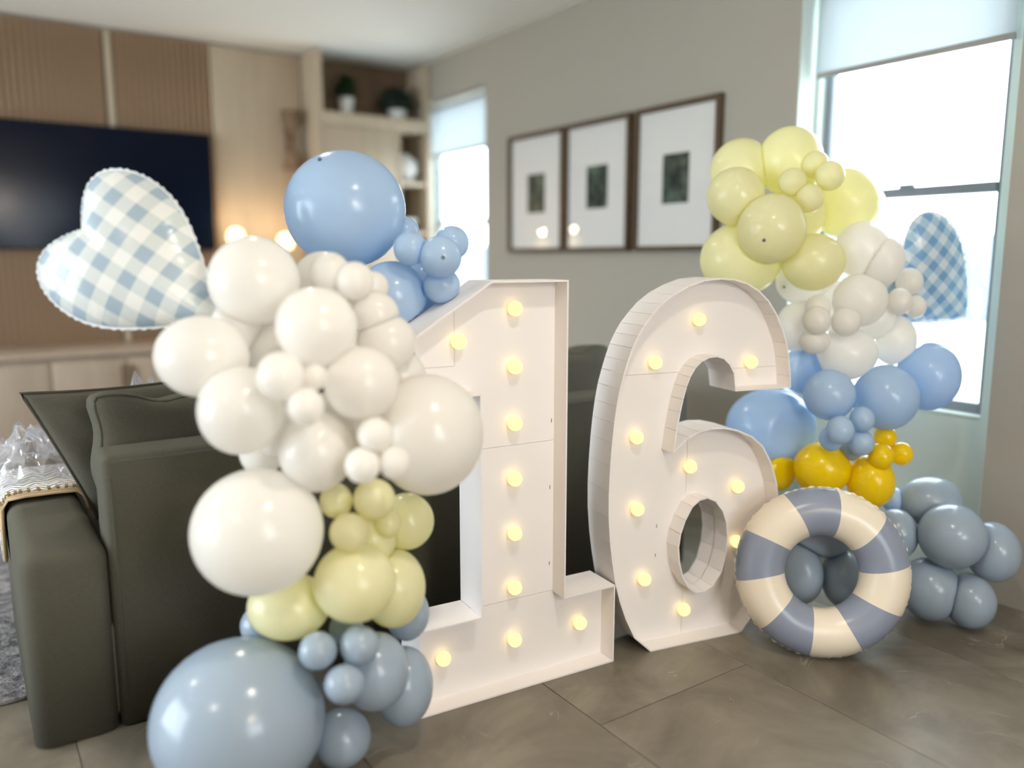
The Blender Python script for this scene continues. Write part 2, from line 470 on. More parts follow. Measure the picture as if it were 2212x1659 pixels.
for (lx, lz, lab) in [(1.61, 1.43, 'glowing table lamp left, just right of the television'), (1.955, 1.40, 'glowing table lamp right, on the cabinet below the sconce')]:
    t = empty('table_lamp', (lx, 5.7, .712)); tag(t, lab, 'lamp', 'table lamps on the media cabinet')
    lathe('base', [(.001, 0), (.07, 0), (.07, .015), (.02, .03), (.012, .5), (.001, .5)], M['brass'], t, (lx, 5.7, .712), 16)
    lathe('lamp_shade', [(.012, lz - .79), (.045, lz - .775), (.06, lz - .735), (.045, lz - .69), (.015, lz - .675), (.012, lz - .68), (.04, lz - .695), (.055, lz - .735), (.04, lz - .77)], M['lampglow'], t, (lx, 5.7, .712), 20)
    l = bpy.data.lights.new('lamp_light', 'POINT'); l.energy = 1.3; l.color = (1, .72, .42); l.shadow_soft_size = .02
    lo = bpy.data.objects.new('lamp_light', l); lo.location = (lx, 5.7, lz + .085); COL.objects.link(lo)

# ================================================================== pictures
def picture(label, y0, y1, seed, ph):
    z0, z1 = 1.303, 2.043
    p = empty('picture_frame', (X0, (y0 + y1) / 2, z0)); tag(p, label, 'picture', 'framed photographs on the right wall')
    t, a, b = .027, X0 - .034, X0
    box('frame_side', a, b, y0, y0 + t, z0, z1, M['frame'], p, bev=.002); box('frame_side', a, b, y1 - t, y1, z0, z1, M['frame'], p, bev=.002)
    box('frame_side', a, b, y0 + t, y1 - t, z0, z0 + t, M['frame'], p, bev=.002); box('frame_side', a, b, y0 + t, y1 - t, z1 - t, z1, M['frame'], p, bev=.002)
    box('mount_board', X0 - .012, X0 - .004, y0 + t, y1 - t, z0 + t, z1 - t, M['mount'], p)
    m = bpy.data.materials.new('photo_print'); m.use_nodes = True; nt = m.node_tree; b_ = nt.nodes['Principled BSDF']
    b_.inputs['Roughness'].default_value = .6
    tc = nt.nodes.new('ShaderNodeTexCoord'); mp = nt.nodes.new('ShaderNodeMapping'); mp.inputs['Location'].default_value = (seed, seed * 2, seed * .7)
    n = nt.nodes.new('ShaderNodeTexNoise'); n.inputs['Scale'].default_value = 13; n.inputs['Detail'].default_value = 3
    r = nt.nodes.new('ShaderNodeValToRGB'); e = r.color_ramp.elements
    e[0].position = .42; e[0].color = srgb(18, 30, 26); e[1].position = .75; e[1].color = srgb(105, 122, 104)
    nt.links.new(tc.outputs['Object'], mp.inputs[0]); nt.links.new(mp.outputs[0], n.inputs[0]); nt.links.new(n.outputs[0], r.inputs[0])
    nt.links.new(r.outputs[0], b_.inputs[0])
    yc, zc = (y0 + y1) / 2, 1.67
    box('photo', X0 - .0135, X0 - .012, yc - .092, yc + .092, zc - ph, zc + ph, m, p)
    box('glass', X0 - .02, X0 - .018, y0 + t, y1 - t, z0 + t, z1 - t, M['glass'], p)


picture('walnut framed photograph leftmost of three, next to the far window', 3.958, 4.546, 1.3, .12)
picture('walnut framed photograph in the middle of the three', 3.372, 3.946, 4.1, .12)
picture('walnut framed photograph nearest the pale yellow balloons', 2.745, 3.337, 7.7, .125)

# ================================================================== rug and sofa
rg = tag(box('area_rug', -2.6, 2.3, 2.6, 4.9, .0, .014, M['rug'], bev=.004), 'grey mottled area rug under the front of the sofa', 'rug')

sf = empty('sofa', (1.25, 2.8, 0)); tag(sf, 'grey-green fabric sofa seen from behind', 'sofa')
box('base', .08, 2.43, 2.30, 3.22, .03, .30, M['sofa'], sf, bev=.02, seg=3)
box('backrest', .272, 2.225, 2.28, 2.44, .008, .758, M['sofa'], sf, bev=.022, seg=3, flat_base=True)
box('arm', .068, .272, 2.278, 3.25, .008, .527, M['sofa'], sf, bev=.042, seg=5, flat_base=True)
box('arm', 2.225, 2.44, 2.278, 3.25, .008, .74, M['sofa'], sf, bev=.03, seg=4, flat_base=True)
for x0, x1 in ((.28, 1.25), (1.255, 2.22)):
    box('seat_cushion', x0, x1, 2.46, 3.26, .30, .455, M['sofa'], sf, bev=.04, seg=4)
for x in (.2, 2.30):
    for y in (2.42, 3.1): box('leg', x - .025, x + .025, y - .025, y + .025, .0 if y < 2.6 else .014, .04, M['black'], sf)
tube('seam_piping', [(.29, 2.283, .742), (2.2, 2.283, .742)], .0035, M['piping'], sf, 6)
tube('seam_piping', [(.29, 2.279, .10), (.29, 2.279, .70)], .003, M['piping'], sf, 6)


def pillow(name, label, c, w, h, t, rx, rz, parent=None, cat='cushion', group='sofa back cushions', fold=0.0, pw=2.6, shear=0.0):
    n = 22
    R = Matrix.Rotation(rz, 3, 'Z') @ Matrix.Rotation(rx, 3, 'X')
    v, f = [], []
    c = Vector(c)
    for side in (1, -1):
        for i in range(n + 1):
            for j in range(n + 1):
                u, q = -1 + 2 * i / n, -1 + 2 * j / n
                e = max(1 - abs(u) ** pw, 0) ** .5 * max(1 - abs(q) ** pw, 0) ** .5
                wr = .006 * math.sin(9 * u + 5 * q) * e
                p = Vector((u * w / 2 * (1 - .03 * (1 - q * q)) + shear * q * h / 2, side * t / 2 * e + wr + fold * q * q * math.sin(3 * u), q * h / 2 * (1 - .04 * (1 - u * u))))
                v.append(c + R @ p)
    N = (n + 1) ** 2
    for s_ in (0, 1):
        for i in range(n):
            for j in range(n):
                a = s_ * N + i * (n + 1) + j
                q = (a, a + 1, a + n + 2, a + n + 1)
                f.append(q if s_ == 0 else q[::-1])
    me = mesh(name, v, f)
    bm = bmesh.new(); bm.from_mesh(me); bmesh.ops.remove_doubles(bm, verts=bm.verts, dist=.0004)
    bmesh.ops.recalc_face_normals(bm, faces=bm.faces); bm.to_mesh(me); bm.free()
    o = empty(name, c - Vector((0, 0, h / 2))); tag(o, label, cat, group)
    link('cover', me, M['sofa'], o, smooth=True)
    ring = []
    for k in range(0, 81):
        s_ = k / 80 * 4; e_ = int(s_) % 4; q = s_ - int(s_)
        u, w_ = [(-1 + 2 * q, -1), (1, -1 + 2 * q), (1 - 2 * q, 1), (-1, 1 - 2 * q)][e_]
        ring.append(c + R @ Vector((u * w / 2 * (1 - .03 * (1 - w_ * w_)) + shear * w_ * h / 2, fold * w_ * w_ * math.sin(3 * u), w_ * h / 2 * (1 - .04 * (1 - u * u)))))
    tube('piping', ring, .005, M['piping'], o, 6)
    return o




def box_cushion(label, c, w, h, t, rx, seed):
    # box cushion with rounded, slightly slumped edges and piping round both faces
    R = Matrix.Rotation(rx, 3, 'X'); c = Vector(c); rr = .05; rnd = random.Random(seed)
    ph = [rnd.uniform(0, 6.28) for _ in range(6)]
    def shape(p):
        q = Vector((max(-w / 2 + rr, min(w / 2 - rr, p.x)), max(-t / 2 + rr, min(t / 2 - rr, p.y)), max(-h / 2 + rr, min(h / 2 - rr, p.z))))
        d = p - q
        if d.length > 1e-6: p = q + d.normalized() * rr
        e = 1 - (2 * p.z / h) ** 2
        p.y += math.copysign(.018 * max(e, 0) * (1 - (2 * p.x / w) ** 2), p.y)
        top = max(0, p.z / (h / 2)) ** 3
        p.z += top * (.010 * math.sin(p.x * 17 + ph[0]) + .006 * math.sin(p.x * 41 + ph[1]) - .02 * (1 - (2 * p.x / w) ** 2) + .016 * max(0, -2 * p.x / w) ** 8)
        p.x += .008 * math.sin(p.z * 30 + ph[2]) * abs(2 * p.x / w) ** 4
        return c + R @ p
    bm = bmesh.new(); bmesh.ops.create_cube(bm, size=1)
    bmesh.ops.subdivide_edges(bm, edges=bm.edges[:], cuts=17, use_grid_fill=True)
    for v in bm.verts: v.co = shape(Vector((v.co.x * w, v.co.y * t, v.co.z * h)))
    bmesh.ops.recalc_face_normals(bm, faces=bm.faces)
    me = bpy.data.meshes.new('cover'); bm.to_mesh(me); bm.free()
    o = empty('back_cushion', c - Vector((0, 0, h / 2))); tag(o, label, 'cushion', 'sofa back cushions')
    link('cover', me, M['sofa'], o, smooth=True)
    for s_ in (-1, 1):
        ring = []
        for k in range(97):
            q = k / 96 * 4; e = int(q) % 4; q -= int(q)
            u, v = [(-1 + 2 * q, -1), (1, -1 + 2 * q), (1 - 2 * q, 1), (-1, 1 - 2 * q)][e]
            ring.append(shape(Vector((u * w / 2, s_ * (t / 2 - rr * .35), v * h / 2))))
        tube('piping', ring, .0045, M['piping'], o, 6)
    return o


box_cushion('sofa back cushion at the left corner with a rolled piped edge', (.635, 2.565, .668), .69, .425, .19, math.radians(-6), 1)
box_cushion('sofa back cushion in the middle, behind the left garland', (1.245, 2.57, .668), .5, .425, .19, math.radians(-6), 2)
box_cushion('sofa back cushion showing between the one and the six', (1.86, 2.575, .685), .7, .46, .19, math.radians(-6), 3)
pillow('throw_pillow', 'dark olive throw pillow leaning on the sofa arm', (.455, 2.815, .65), .46, .43, .12, math.radians(-9), 0, group='throw pillows', shear=-.42)

# ---- throw blanket over the sofa arm, with fringe
def chevron():
    m = bpy.data.materials.new('chevron_weave'); m.use_nodes = True; nt = m.node_tree; b = nt.nodes['Principled BSDF']; L = nt.links.new
    b.inputs['Roughness'].default_value = .95
    g = nt.nodes.new('ShaderNodeNewGeometry'); sx = nt.nodes.new('ShaderNodeSeparateXYZ'); L(g.outputs['Position'], sx.inputs[0])
    def mth(op, a, b_=None):
        n = nt.nodes.new('ShaderNodeMath'); n.operation = op
        for i, q in enumerate((a, b_)):
            if q is None: continue
            if isinstance(q, (int, float)): n.inputs[i].default_value = q
            else: L(q, n.inputs[i])
        return n.outputs[0]
    xz = mth('ADD', sx.outputs[0], mth('MULTIPLY', sx.outputs[2], .6))
    tri = mth('PINGPONG', mth('MULTIPLY', xz, 1.0), .035)
    ph = mth('FRACT', mth('MULTIPLY', mth('ADD', sx.outputs[1], tri), 38.0))
    k = mth('GREATER_THAN', ph, .62)
    mx = nt.nodes.new('ShaderNodeMix'); mx.data_type = 'RGBA'; L(k, mx.inputs[0])
    mx.inputs[6].default_value = srgb(228, 226, 220); mx.inputs[7].default_value = srgb(120, 122, 124)
    L(mx.outputs[2], b.inputs['Base Color'])
    return m


tb = empty('throw_blanket', (.17, 3.0, .53)); tag(tb, 'white chevron throw blanket with tan fringe over the sofa arm', 'blanket')
prof = [(.056, .34), (.056, .44), (.058, .505), (.075, .535), (.12, .54), (.2, .54), (.262, .538), (.282, .52), (.288, .49), (.290, .472)]
v, f = [], []
ys = [2.855 + .025 * i for i in range(15)]
for k, (px_, pz_) in enumerate(prof):
    for j, y in enumerate(ys):
        w = .004 * math.sin(k * 1.7 + j * .9)
        v.append((px_, y - .035 * k / 10 + .0, pz_ + .004 + abs(w)))
nj = len(ys)
for k in range(len(prof) - 1):
    for j in range(nj - 1): f.append((k * nj + j, k * nj + j + 1, (k + 1) * nj + j + 1, (k + 1) * nj + j))
o = mobj('cloth', v, f, chevron(), tb, smooth=True)
md = o.modifiers.new('thick', 'SOLIDIFY'); md.thickness = .008; md.offset = 1
TAN = mat('tan_cord', srgb(196, 172, 140), .9, .1)
edge = [Vector((a, ys[0] - .035 * k / 10 - .004, b + .01)) for k, (a, b) in enumerate(prof)]
tube('edge_cord', edge, .007, TAN, tb, 8)
tube('edge_cord', [p + Vector((0, -.013, -.004)) for p in edge], .005, TAN, tb, 8)
v, f = [], []
for i in range(26):
    s_ = i / 26 * (len(edge) - 1.001); k = int(s_); p = edge[k].lerp(edge[k + 1], s_ - k)
    n = len(v); a = .004
    for q in (0, 1):
        c = p + Vector((random.uniform(-.004, .004) * q, -.004 + .03 * q, .008))
        v += [c + Vector((-a, 0, -a)), c + Vector((a, 0, -a)), c + Vector((a, 0, a)), c + Vector((-a, 0, a))]
    f += [(n, n + 1, n + 2, n + 3), (n + 4, n + 5, n + 6, n + 7)] + [(n + q, n + (q + 1) % 4, n + 4 + (q + 1) % 4, n + 4 + q) for q in range(4)]
tag(mobj('fringe', v, f, mat('brown_cord', srgb(150, 126, 92), .9, .1), tb), kind='stuff')

# ---- crumpled clear plastic wrap on the blanket
def plastic(label, c, sx, sy, sz, seed):
    rnd = random.Random(seed); n = 22
    hs = [[rnd.random() for _ in range(n + 1)] for _ in range(n + 1)]
    hs = [[sum(hs[min(max(i + a, 0), n)][min(max(j + b, 0), n)] for a in (-1, 0, 1) for b in (-1, 0, 1)) / 9 for j in range(n + 1)] for i in range(n + 1)]
    hs = [[(q - .5) * 2.4 + .5 for q in w_] for w_ in hs]
    v, f = [], []
    for i in range(n + 1):
        for j in range(n + 1):
            u, w = i / n - .5, j / n - .5
            e = max(0, 1 - 3.2 * (u * u + w * w))
            v.append((c[0] + u * sx + rnd.uniform(-.01, .01), c[1] + w * sy + rnd.uniform(-.01, .01), c[2] + e * sz * (.45 + .75 * hs[i][j]) + .004))
    for i in range(n):
        for j in range(n): a = i * (n + 1) + j; f.append((a, a + n + 1, a + n + 2, a + 1))
    m = bpy.data.materials.get('clear_plastic_wrap')
    if not m:
        m = bpy.data.materials.new('clear_plastic_wrap'); m.use_nodes = True; nt = m.node_tree
        nt.nodes.remove(nt.nodes['Principled BSDF']); L = nt.links.new
        t = nt.nodes.new('ShaderNodeBsdfTransparent'); t.inputs[0].default_value = (.97, .97, 1, 1)
        g = nt.nodes.new('ShaderNodeBsdfGlossy'); g.inputs['Roughness'].default_value = .12
        d_ = nt.nodes.new('ShaderNodeBsdfDiffuse'); d_.inputs[0].default_value = (.85, .85, .9, 1)
        a = nt.nodes.new('ShaderNodeMixShader'); a.inputs[0].default_value = .5; L(g.outputs[0], a.inputs[1]); L(d_.outputs[0], a.inputs[2])
        b = nt.nodes.new('ShaderNodeMixShader'); b.inputs[0].default_value = .38; L(t.outputs[0], b.inputs[1]); L(a.outputs[0], b.inputs[2])
        L(b.outputs[0], nt.nodes['Material Output'].inputs[0])
    o = mobj('plastic_wrap', v, f, m, smooth=True)
    return tag(o, label, 'plastic wrap', 'clear plastic wrap')


plastic('crumpled clear plastic wrap heaped on the throw blanket', (.16, 3.10, .552), .26, .28, .17, 3)
plastic('crumpled clear plastic wrap peeking over the throw pillow', (.52, 3.04, .46), .24, .22, .36, 9)

# ================================================================== light-up numbers
A1 = Vector((.967, 1.865, 0)); ND = Vector((.9964, -.0847, 0)); DD = Vector((.0847, .9964, 0))
N1 = lambda s, d, z: A1 + ND * s + DD * d + Vector((0, 0, z))
_a = math.radians(-11.5)
A6 = Vector((1.768, 1.789, 0)); SD = Vector((math.cos(_a), math.sin(_a), 0)); SDD = Vector((-math.sin(_a), math.cos(_a), 0))
N6 = lambda s, d, z: A6 + SD * s + SDD * d + Vector((0, 0, z))
DEPTH, REC, TH = .137, .065, .005


def inward(poly, t):
    n = len(poly); out = []
    area = sum(poly[i][0] * poly[(i + 1) % n][1] - poly[(i + 1) % n][0] * poly[i][1] for i in range(n))
    sg = 1 if area > 0 else -1
    for i in range(n):
        p0, p1, p2 = Vector(poly[i - 1]), Vector(poly[i]), Vector(poly[(i + 1) % n])
        d1, d2 = (p1 - p0).normalized(), (p2 - p1).normalized()
        n1, n2 = Vector((-d1.y, d1.x)) * sg, Vector((-d2.y, d2.x)) * sg
        b = (n1 + n2); b = b.normalized() if b.length > 1e-6 else n1
        out.append(p1 + b * min(t / max(b.dot(n1), .35), t * 2.5))
    return out


def strips(poly, F, m, parent, name='side_strip', gap=.0005):
    inn = inward(poly, TH); n = len(poly)
    for i in range(n):
        a, b = Vector(poly[i]), Vector(poly[(i + 1) % n]); c, d = inn[i], inn[(i + 1) % n]
        e = (b - a).normalized() * gap
        a, b, c, d = a + e, b - e, c + e, d - e
        v = [F(p[0], q, p[1]) for q in (0, DEPTH) for p in (a, b, d, c)]
        f = [(0, 1, 2, 3), (7, 6, 5, 4)] + [(k, k + 4, (k + 1) % 4 + 4, (k + 1) % 4) for k in range(4)]
        mobj(name, v, f, m, parent)


def prism(name, poly, F, d0, d1, m, parent):
    n = len(poly)
    v = [F(p[0], d0, p[1]) for p in poly] + [F(p[0], d1, p[1]) for p in poly]
    f = [tuple(range(n)), tuple(range(2 * n - 1, n - 1, -1))] + [(k, k + n, (k + 1) % n + n, (k + 1) % n) for k in range(n)]
    return mobj(name, v, f, m, parent)


bulb_me = None
def bulb(p, parent, nrm):
    global bulb_me
    if bulb_me is None:
        bm = bmesh.new(); bmesh.ops.create_uvsphere(bm, u_segments=20, v_segments=12, radius=.0212)
        bulb_me = bpy.data.meshes.new('bulb'); bm.to_mesh(bulb_me); bm.free(); bulb_me.materials.append(M['bulb'])
        bulb_me.polygons.foreach_set('use_smooth', [True] * len(bulb_me.polygons))
    o = bpy.data.objects.new('bulb', bulb_me); COL.objects.link(o); o.location = p
    o.parent = parent; o.matrix_parent_inverse = parent.matrix_basis.inverted()
    return o


n1 = empty('marquee_number_one', N1(.33, .07, 0)); tag(n1, 'tall white light-up number one with warm round bulbs', 'marquee number', 'light-up numbers')
P1 = [(0, 0), (.662, 0), (.662, .256), (.476, .256), (.476, 1.207), (.228, 1.207), (.003, 1.068), (.003, .897), (.191, .897), (.191, .256), (0, .256)]
strips(P1, N1, M['white'], n1)
g = .0006
for poly in [[(.004, .974 + g), (.145 - g, .974 + g), (.145 - g, 1.155), (.004, 1.068)],
             [(.004, .898), (.191, .898), (.191, .73 + g), (.475, .73 + g), (.475, 1.206), (.228, 1.206), (.145 + g, 1.155), (.145 + g, .974 - g), (.004, .974 - g)],
             [(.192, .256 + g), (.475, .256 + g), (.475, .73 - g), (.192, .73 - g)],
             [(.001, .001), (.661, .001), (.661, .256 - g), (.001, .256 - g)]]:
    prism('face_panel', poly, N1, REC, REC + TH, M['white'], n1)
for s_, z_ in [(.326, 1.128), (.149, 1.044), (.326, .963), (.326, .798), (.326, .633), (.326, .468), (.326, .300), (.326, .135), (.091, .135), (.562, .134)]:
    bulb(N1(s_, REC - .02, z_), n1, DD)

n6 = empty('marquee_number_six', N6(.18, .07, 0)); tag(n6, 'tall white light-up number six with warm round bulbs', 'marquee number', 'light-up numbers')
OUT6 = [(0.0, 0.0), (-0.063, 0.059), (-0.097, 0.13), (-0.119, 0.19), (-0.137, 0.253), (-0.149, 0.32), (-0.159, 0.391), (-0.166, 0.474), (-0.167, 0.557), (-0.164, 0.637), (-0.159, 0.71), (-0.153, 0.771), (-0.146, 0.823), (-0.136, 0.876), (-0.123, 0.922), (-0.111, 0.96), (-0.096, 1.0), (-0.078, 1.035), (-0.058, 1.066), (-0.028, 1.1), (0.003, 1.13), (0.045, 1.159), (0.1, 1.184), (0.158, 1.202), (0.222, 1.207), (0.275, 1.203), (0.325, 1.19), (0.372, 1.166), (0.415, 1.131), (0.449, 1.088), (0.476, 1.04), (0.497, 0.992), (0.51, 0.942), (0.52, 0.879), (0.523, 0.839),
        (0.295, 0.841), (0.286, 0.9), (0.267, 0.93), (0.245, 0.949), (0.218, 0.957), (0.188, 0.955), (0.16, 0.944), (0.138, 0.925), (0.12, 0.898), (0.107, 0.867), (0.096, 0.828), (0.087, 0.787), (0.077, 0.729), (0.069, 0.668),
        (0.119, 0.705), (0.158, 0.721), (0.205, 0.728), (0.26, 0.725), (0.316, 0.711), (0.371, 0.687), (0.418, 0.65), (0.457, 0.59), (0.485, 0.515), (.503, .43), (.51, .34), (.505, .25), (.487, .17), (.458, .108), (.419, .056), (.367, 0.0)]
HOLE6 = [(0.098, 0.34), (0.104, 0.385), (0.12, 0.428), (0.145, 0.47), (0.172, 0.489), (0.203, 0.493), (0.235, 0.478), (0.265, 0.441), (0.281, 0.4), (0.287, 0.35), (0.283, 0.295), (0.267, 0.232), (0.235, 0.188), (0.205, 0.176), (0.172, 0.178), (0.144, 0.197), (0.118, 0.238), (0.104, 0.288)]
strips(OUT6[::-1], N6, M['white'], n6)
inn = HOLE6
n = len(HOLE6)
hc = Vector((.193, .335))
for i in range(n):            # the tube around the closed opening
    a, b = Vector(HOLE6[i]), Vector(HOLE6[(i + 1) % n]); e = (b - a).normalized() * .0005
    a, b = a + e, b - e
    c, d = a + (a - hc).normalized() * TH, b + (b - hc).normalized() * TH
    v = [N6(p.x, q, p.y) for q in (0, DEPTH) for p in (a, b, d, c)]
    f = [(0, 1, 2, 3), (7, 6, 5, 4)] + [(k, k + 4, (k + 1) % 4 + 4, (k + 1) % 4) for k in range(4)]
    mobj('opening_strip', v, f, M['white'], n6)


def face6(cuts):
    bm = bmesh.new()
    def loop(pts):
        vs = [bm.verts.new((p[0], 0, p[1])) for p in pts]
        return [bm.edges.new((vs[i], vs[(i + 1) % len(vs)])) for i in range(len(vs))]
    es = loop(inward(OUT6, .001)) + loop(HOLE6)
    bmesh.ops.triangle_fill(bm, edges=es, use_beauty=True, use_dissolve=False, normal=(0, -1, 0))
    # drop anything filled into the closed opening
    kill = [f_ for f_ in bm.faces if all((abs(v_.co.x - .193) < .1 and .17 < v_.co.z < .5) for v_ in f_.verts) and
            ((f_.calc_center_median().x - .193) / .088) ** 2 + ((f_.calc_center_median().z - .335) / .15) ** 2 < .8]
    bmesh.ops.delete(bm, geom=kill, context='FACES')
    for co, no in cuts:
        bmesh.ops.bisect_plane(bm, geom=bm.verts[:] + bm.edges[:] + bm.faces[:], plane_co=co, plane_no=no, clear_outer=True)
    r = bmesh.ops.extrude_face_region(bm, geom=bm.faces[:])
    for v_ in [q for q in r['geom'] if isinstance(q, bmesh.types.BMVert)]: v_.co.y += TH
    bmesh.ops.recalc_face_normals(bm, faces=bm.faces)
    for v_ in bm.verts: v_.co = N6(v_.co.x, REC + v_.co.y, v_.co.z)
    bmesh.ops.recalc_face_normals(bm, faces=bm.faces)
    me = bpy.data.meshes.new('face_panel'); bm.to_mesh(me); bm.free()
    return link('face_panel', me, M['white'], n6)


face6([((0, 0, .906 + g), (0, 0, -1))])
face6([((0, 0, .906 - g), (0, 0, 1)), ((.162 - g, 0, 0), (1, 0, 0))])
face6([((0, 0, .906 - g), (0, 0, 1)), ((.162 + g, 0, 0), (-1, 0, 0))])
for s_, z_ in [(.178, 1.075), (.018, .944), (.391, .927), (-.043, .709), (.163, .593), (.359, .504), (-.034, .472), (-.001, .231), (.157, .099), (.365, .309)]:
    bulb(N6(s_, REC - .02, z_), n6, SDD)

STAPLE = mat('dark_staple', srgb(70, 70, 72), .4, .5, metal=.6)
for F, par, lst in ((N1, n1, [(.458, .585), (.458, .345), (.462, .79)]), (N6, n6, [(.052, .40), (.05, .30)])):
    for s_, z_ in lst:
        v = [F(s_ + a, REC - b, z_ + q) for a in (-.0008, .0008) for b in (0, .001) for q in (-.006, .006)]
        mobj('staple', v, BOXF, STAPLE, par)
tag(tube('power_cord', [(2.78, 2.36, .004), (2.62, 2.30, .004), (2.50, 2.26, .004), (2.42, 2.17, .004), (2.40, 2.06, .004), (2.44, 1.98, .004), (2.43, 1.94, .03)], .004, M['black'], None, 8),
    'black power cord on the floor seen through the number six', 'cord')

# ================================================================== swim ring
RC = Vector((2.235, 1.497, .266)); TL = math.radians(13)
_r = math.radians(-56.1 + 13)      # turned a little to the right of the viewer
RU = Vector((math.cos(_r), math.sin(_r), 0)); rn0 = Vector((RU.y, -RU.x, 0))
RN = (rn0 * math.cos(TL) + Vector((0, 0, 1)) * math.sin(TL)).normalized(); RW = RN.cross(RU).normalized()
if RW.z < 0: RW = -RW
RMA, RMI = .1935, .0775
rg_ = empty('swim_ring', (RC.x, RC.y, 0)); tag(rg_, 'inflatable swim ring with cream and slate blue stripes leaning on the number six', 'swim ring')


def torus_pt(a, b, extra=0.0):
    r = RMI + extra
    return RC + (RU * math.cos(a) + RW * math.sin(a)) * (RMA + r * math.cos(b)) + RN * (r * math.sin(b))


for k in range(10):
    a0 = math.radians(96 - 18 + 36 * k); nu, nv = 16, 32
    v, f = [], []
    for i in range(nu + 1):
        a = a0 + math.radians(36) * i / nu
        for j in range(nv):
            b = 2 * math.pi * j / nv
            rip = .0022 * math.sin(a * 64) * max(0, math.cos(b)) ** 6
            tw = .10 * math.cos(b)             # the painted joints sweep a little
            v.append(torus_pt(a + (tw if k % 2 == 0 else tw) * .5, b, rip))
    for i in range(nu):
        for j in range(nv): f.append((i * nv + j, i * nv + (j + 1) % nv, (i + 1) * nv + (j + 1) % nv, (i + 1) * nv + j))
    mobj('vinyl_panel', v, f, M['ringb'] if k % 2 == 0 else M['ringw'], rg_, smooth=True)
# welded outer seam with its small puckers
v, f = [], []
ns = 260
for i in range(ns):
    a = 2 * math.pi * i / ns; wob = .0016 * (math.sin(a * 64) + .6 * math.sin(a * 41 + 1) + .4 * math.sin(a * 23))
    for (e, h) in ((-.002, .001), (.0024 + wob, .0006), (.0024 + wob, -.0006), (-.002, -.001)):
        p = RC + (RU * math.cos(a) + RW * math.sin(a)) * (RMA + RMI + e) + RN * h; v.append(p)
for i in range(ns):
    q = (i + 1) % ns
    for j in range(4): f.append((i * 4 + j, i * 4 + (j + 1) % 4, q * 4 + (j + 1) % 4, q * 4 + j))
mobj('welded_seam', v, f, M['ringw'], rg_, smooth=True)

# ================================================================== foil hearts
def gingham(name, light, mid, dark, per, scale_alpha=1.0, transl=0.0):
    m = bpy.data.materials.new(name); m.use_nodes = True; nt = m.node_tree; b = nt.nodes['Principled BSDF']; L = nt.links.new
    uv = nt.nodes.new('ShaderNodeUVMap'); uv.uv_map = 'flat'
    sx = nt.nodes.new('ShaderNodeSeparateXYZ'); L(uv.outputs[0], sx.inputs[0])
    def mth(op, a, b_):
        n = nt.nodes.new('ShaderNodeMath'); n.operation = op
        for i, q in enumerate((a, b_)):
            if isinstance(q, (int, float)): n.inputs[i].default_value = q
            else: L(q, n.inputs[i])
        return n.outputs[0]
    A_ = mth('GREATER_THAN', mth('FRACT', mth('ADD', mth('DIVIDE', sx.outputs[0], per), 10.13), 0.0), .5)
    B_ = mth('GREATER_THAN', mth('FRACT', mth('ADD', mth('DIVIDE', sx.outputs[1], per), 10.3), 0.0), .5)
    s_ = mth('MULTIPLY', mth('ADD', A_, B_), .5)
    r = nt.nodes.new('ShaderNodeValToRGB'); r.color_ramp.interpolation = 'CONSTANT'; e = r.color_ramp.elements
    e[0].position = 0; e[0].color = light; e[1].position = .25; e[1].color = mid; q = e.new(.75); q.color = dark
    L(s_, r.inputs[0]); L(r.outputs[0], b.inputs['Base Color'])
    b.inputs['Roughness'].default_value = .24; b.inputs['Specular IOR Level'].default_value = .5
    return m


HALF = [(0, 0), (-14, 18), (-34, 50), (-46, 90), (-36, 130), (-4, 158), (38, 172), (82, 175), (130, 167), (180, 145), (226, 115), (275, 78), (322, 40), (362, 0)]


def cr(pts, k):
    out = []
    for i in range(len(pts) - 1):
        p0, p1, p2, p3 = [Vector(pts[min(max(q, 0), len(pts) - 1)]) for q in (i - 1, i, i + 1, i + 2)]
        for j in range(k):
            t = j / k
            out.append(.5 * ((2 * p1) + (p2 - p0) * t + (2 * p0 - 5 * p1 + 4 * p2 - p3) * t * t + (3 * p1 - p0 - 3 * p2 + p3) * t ** 3))
    out.append(Vector(pts[-1])); return out


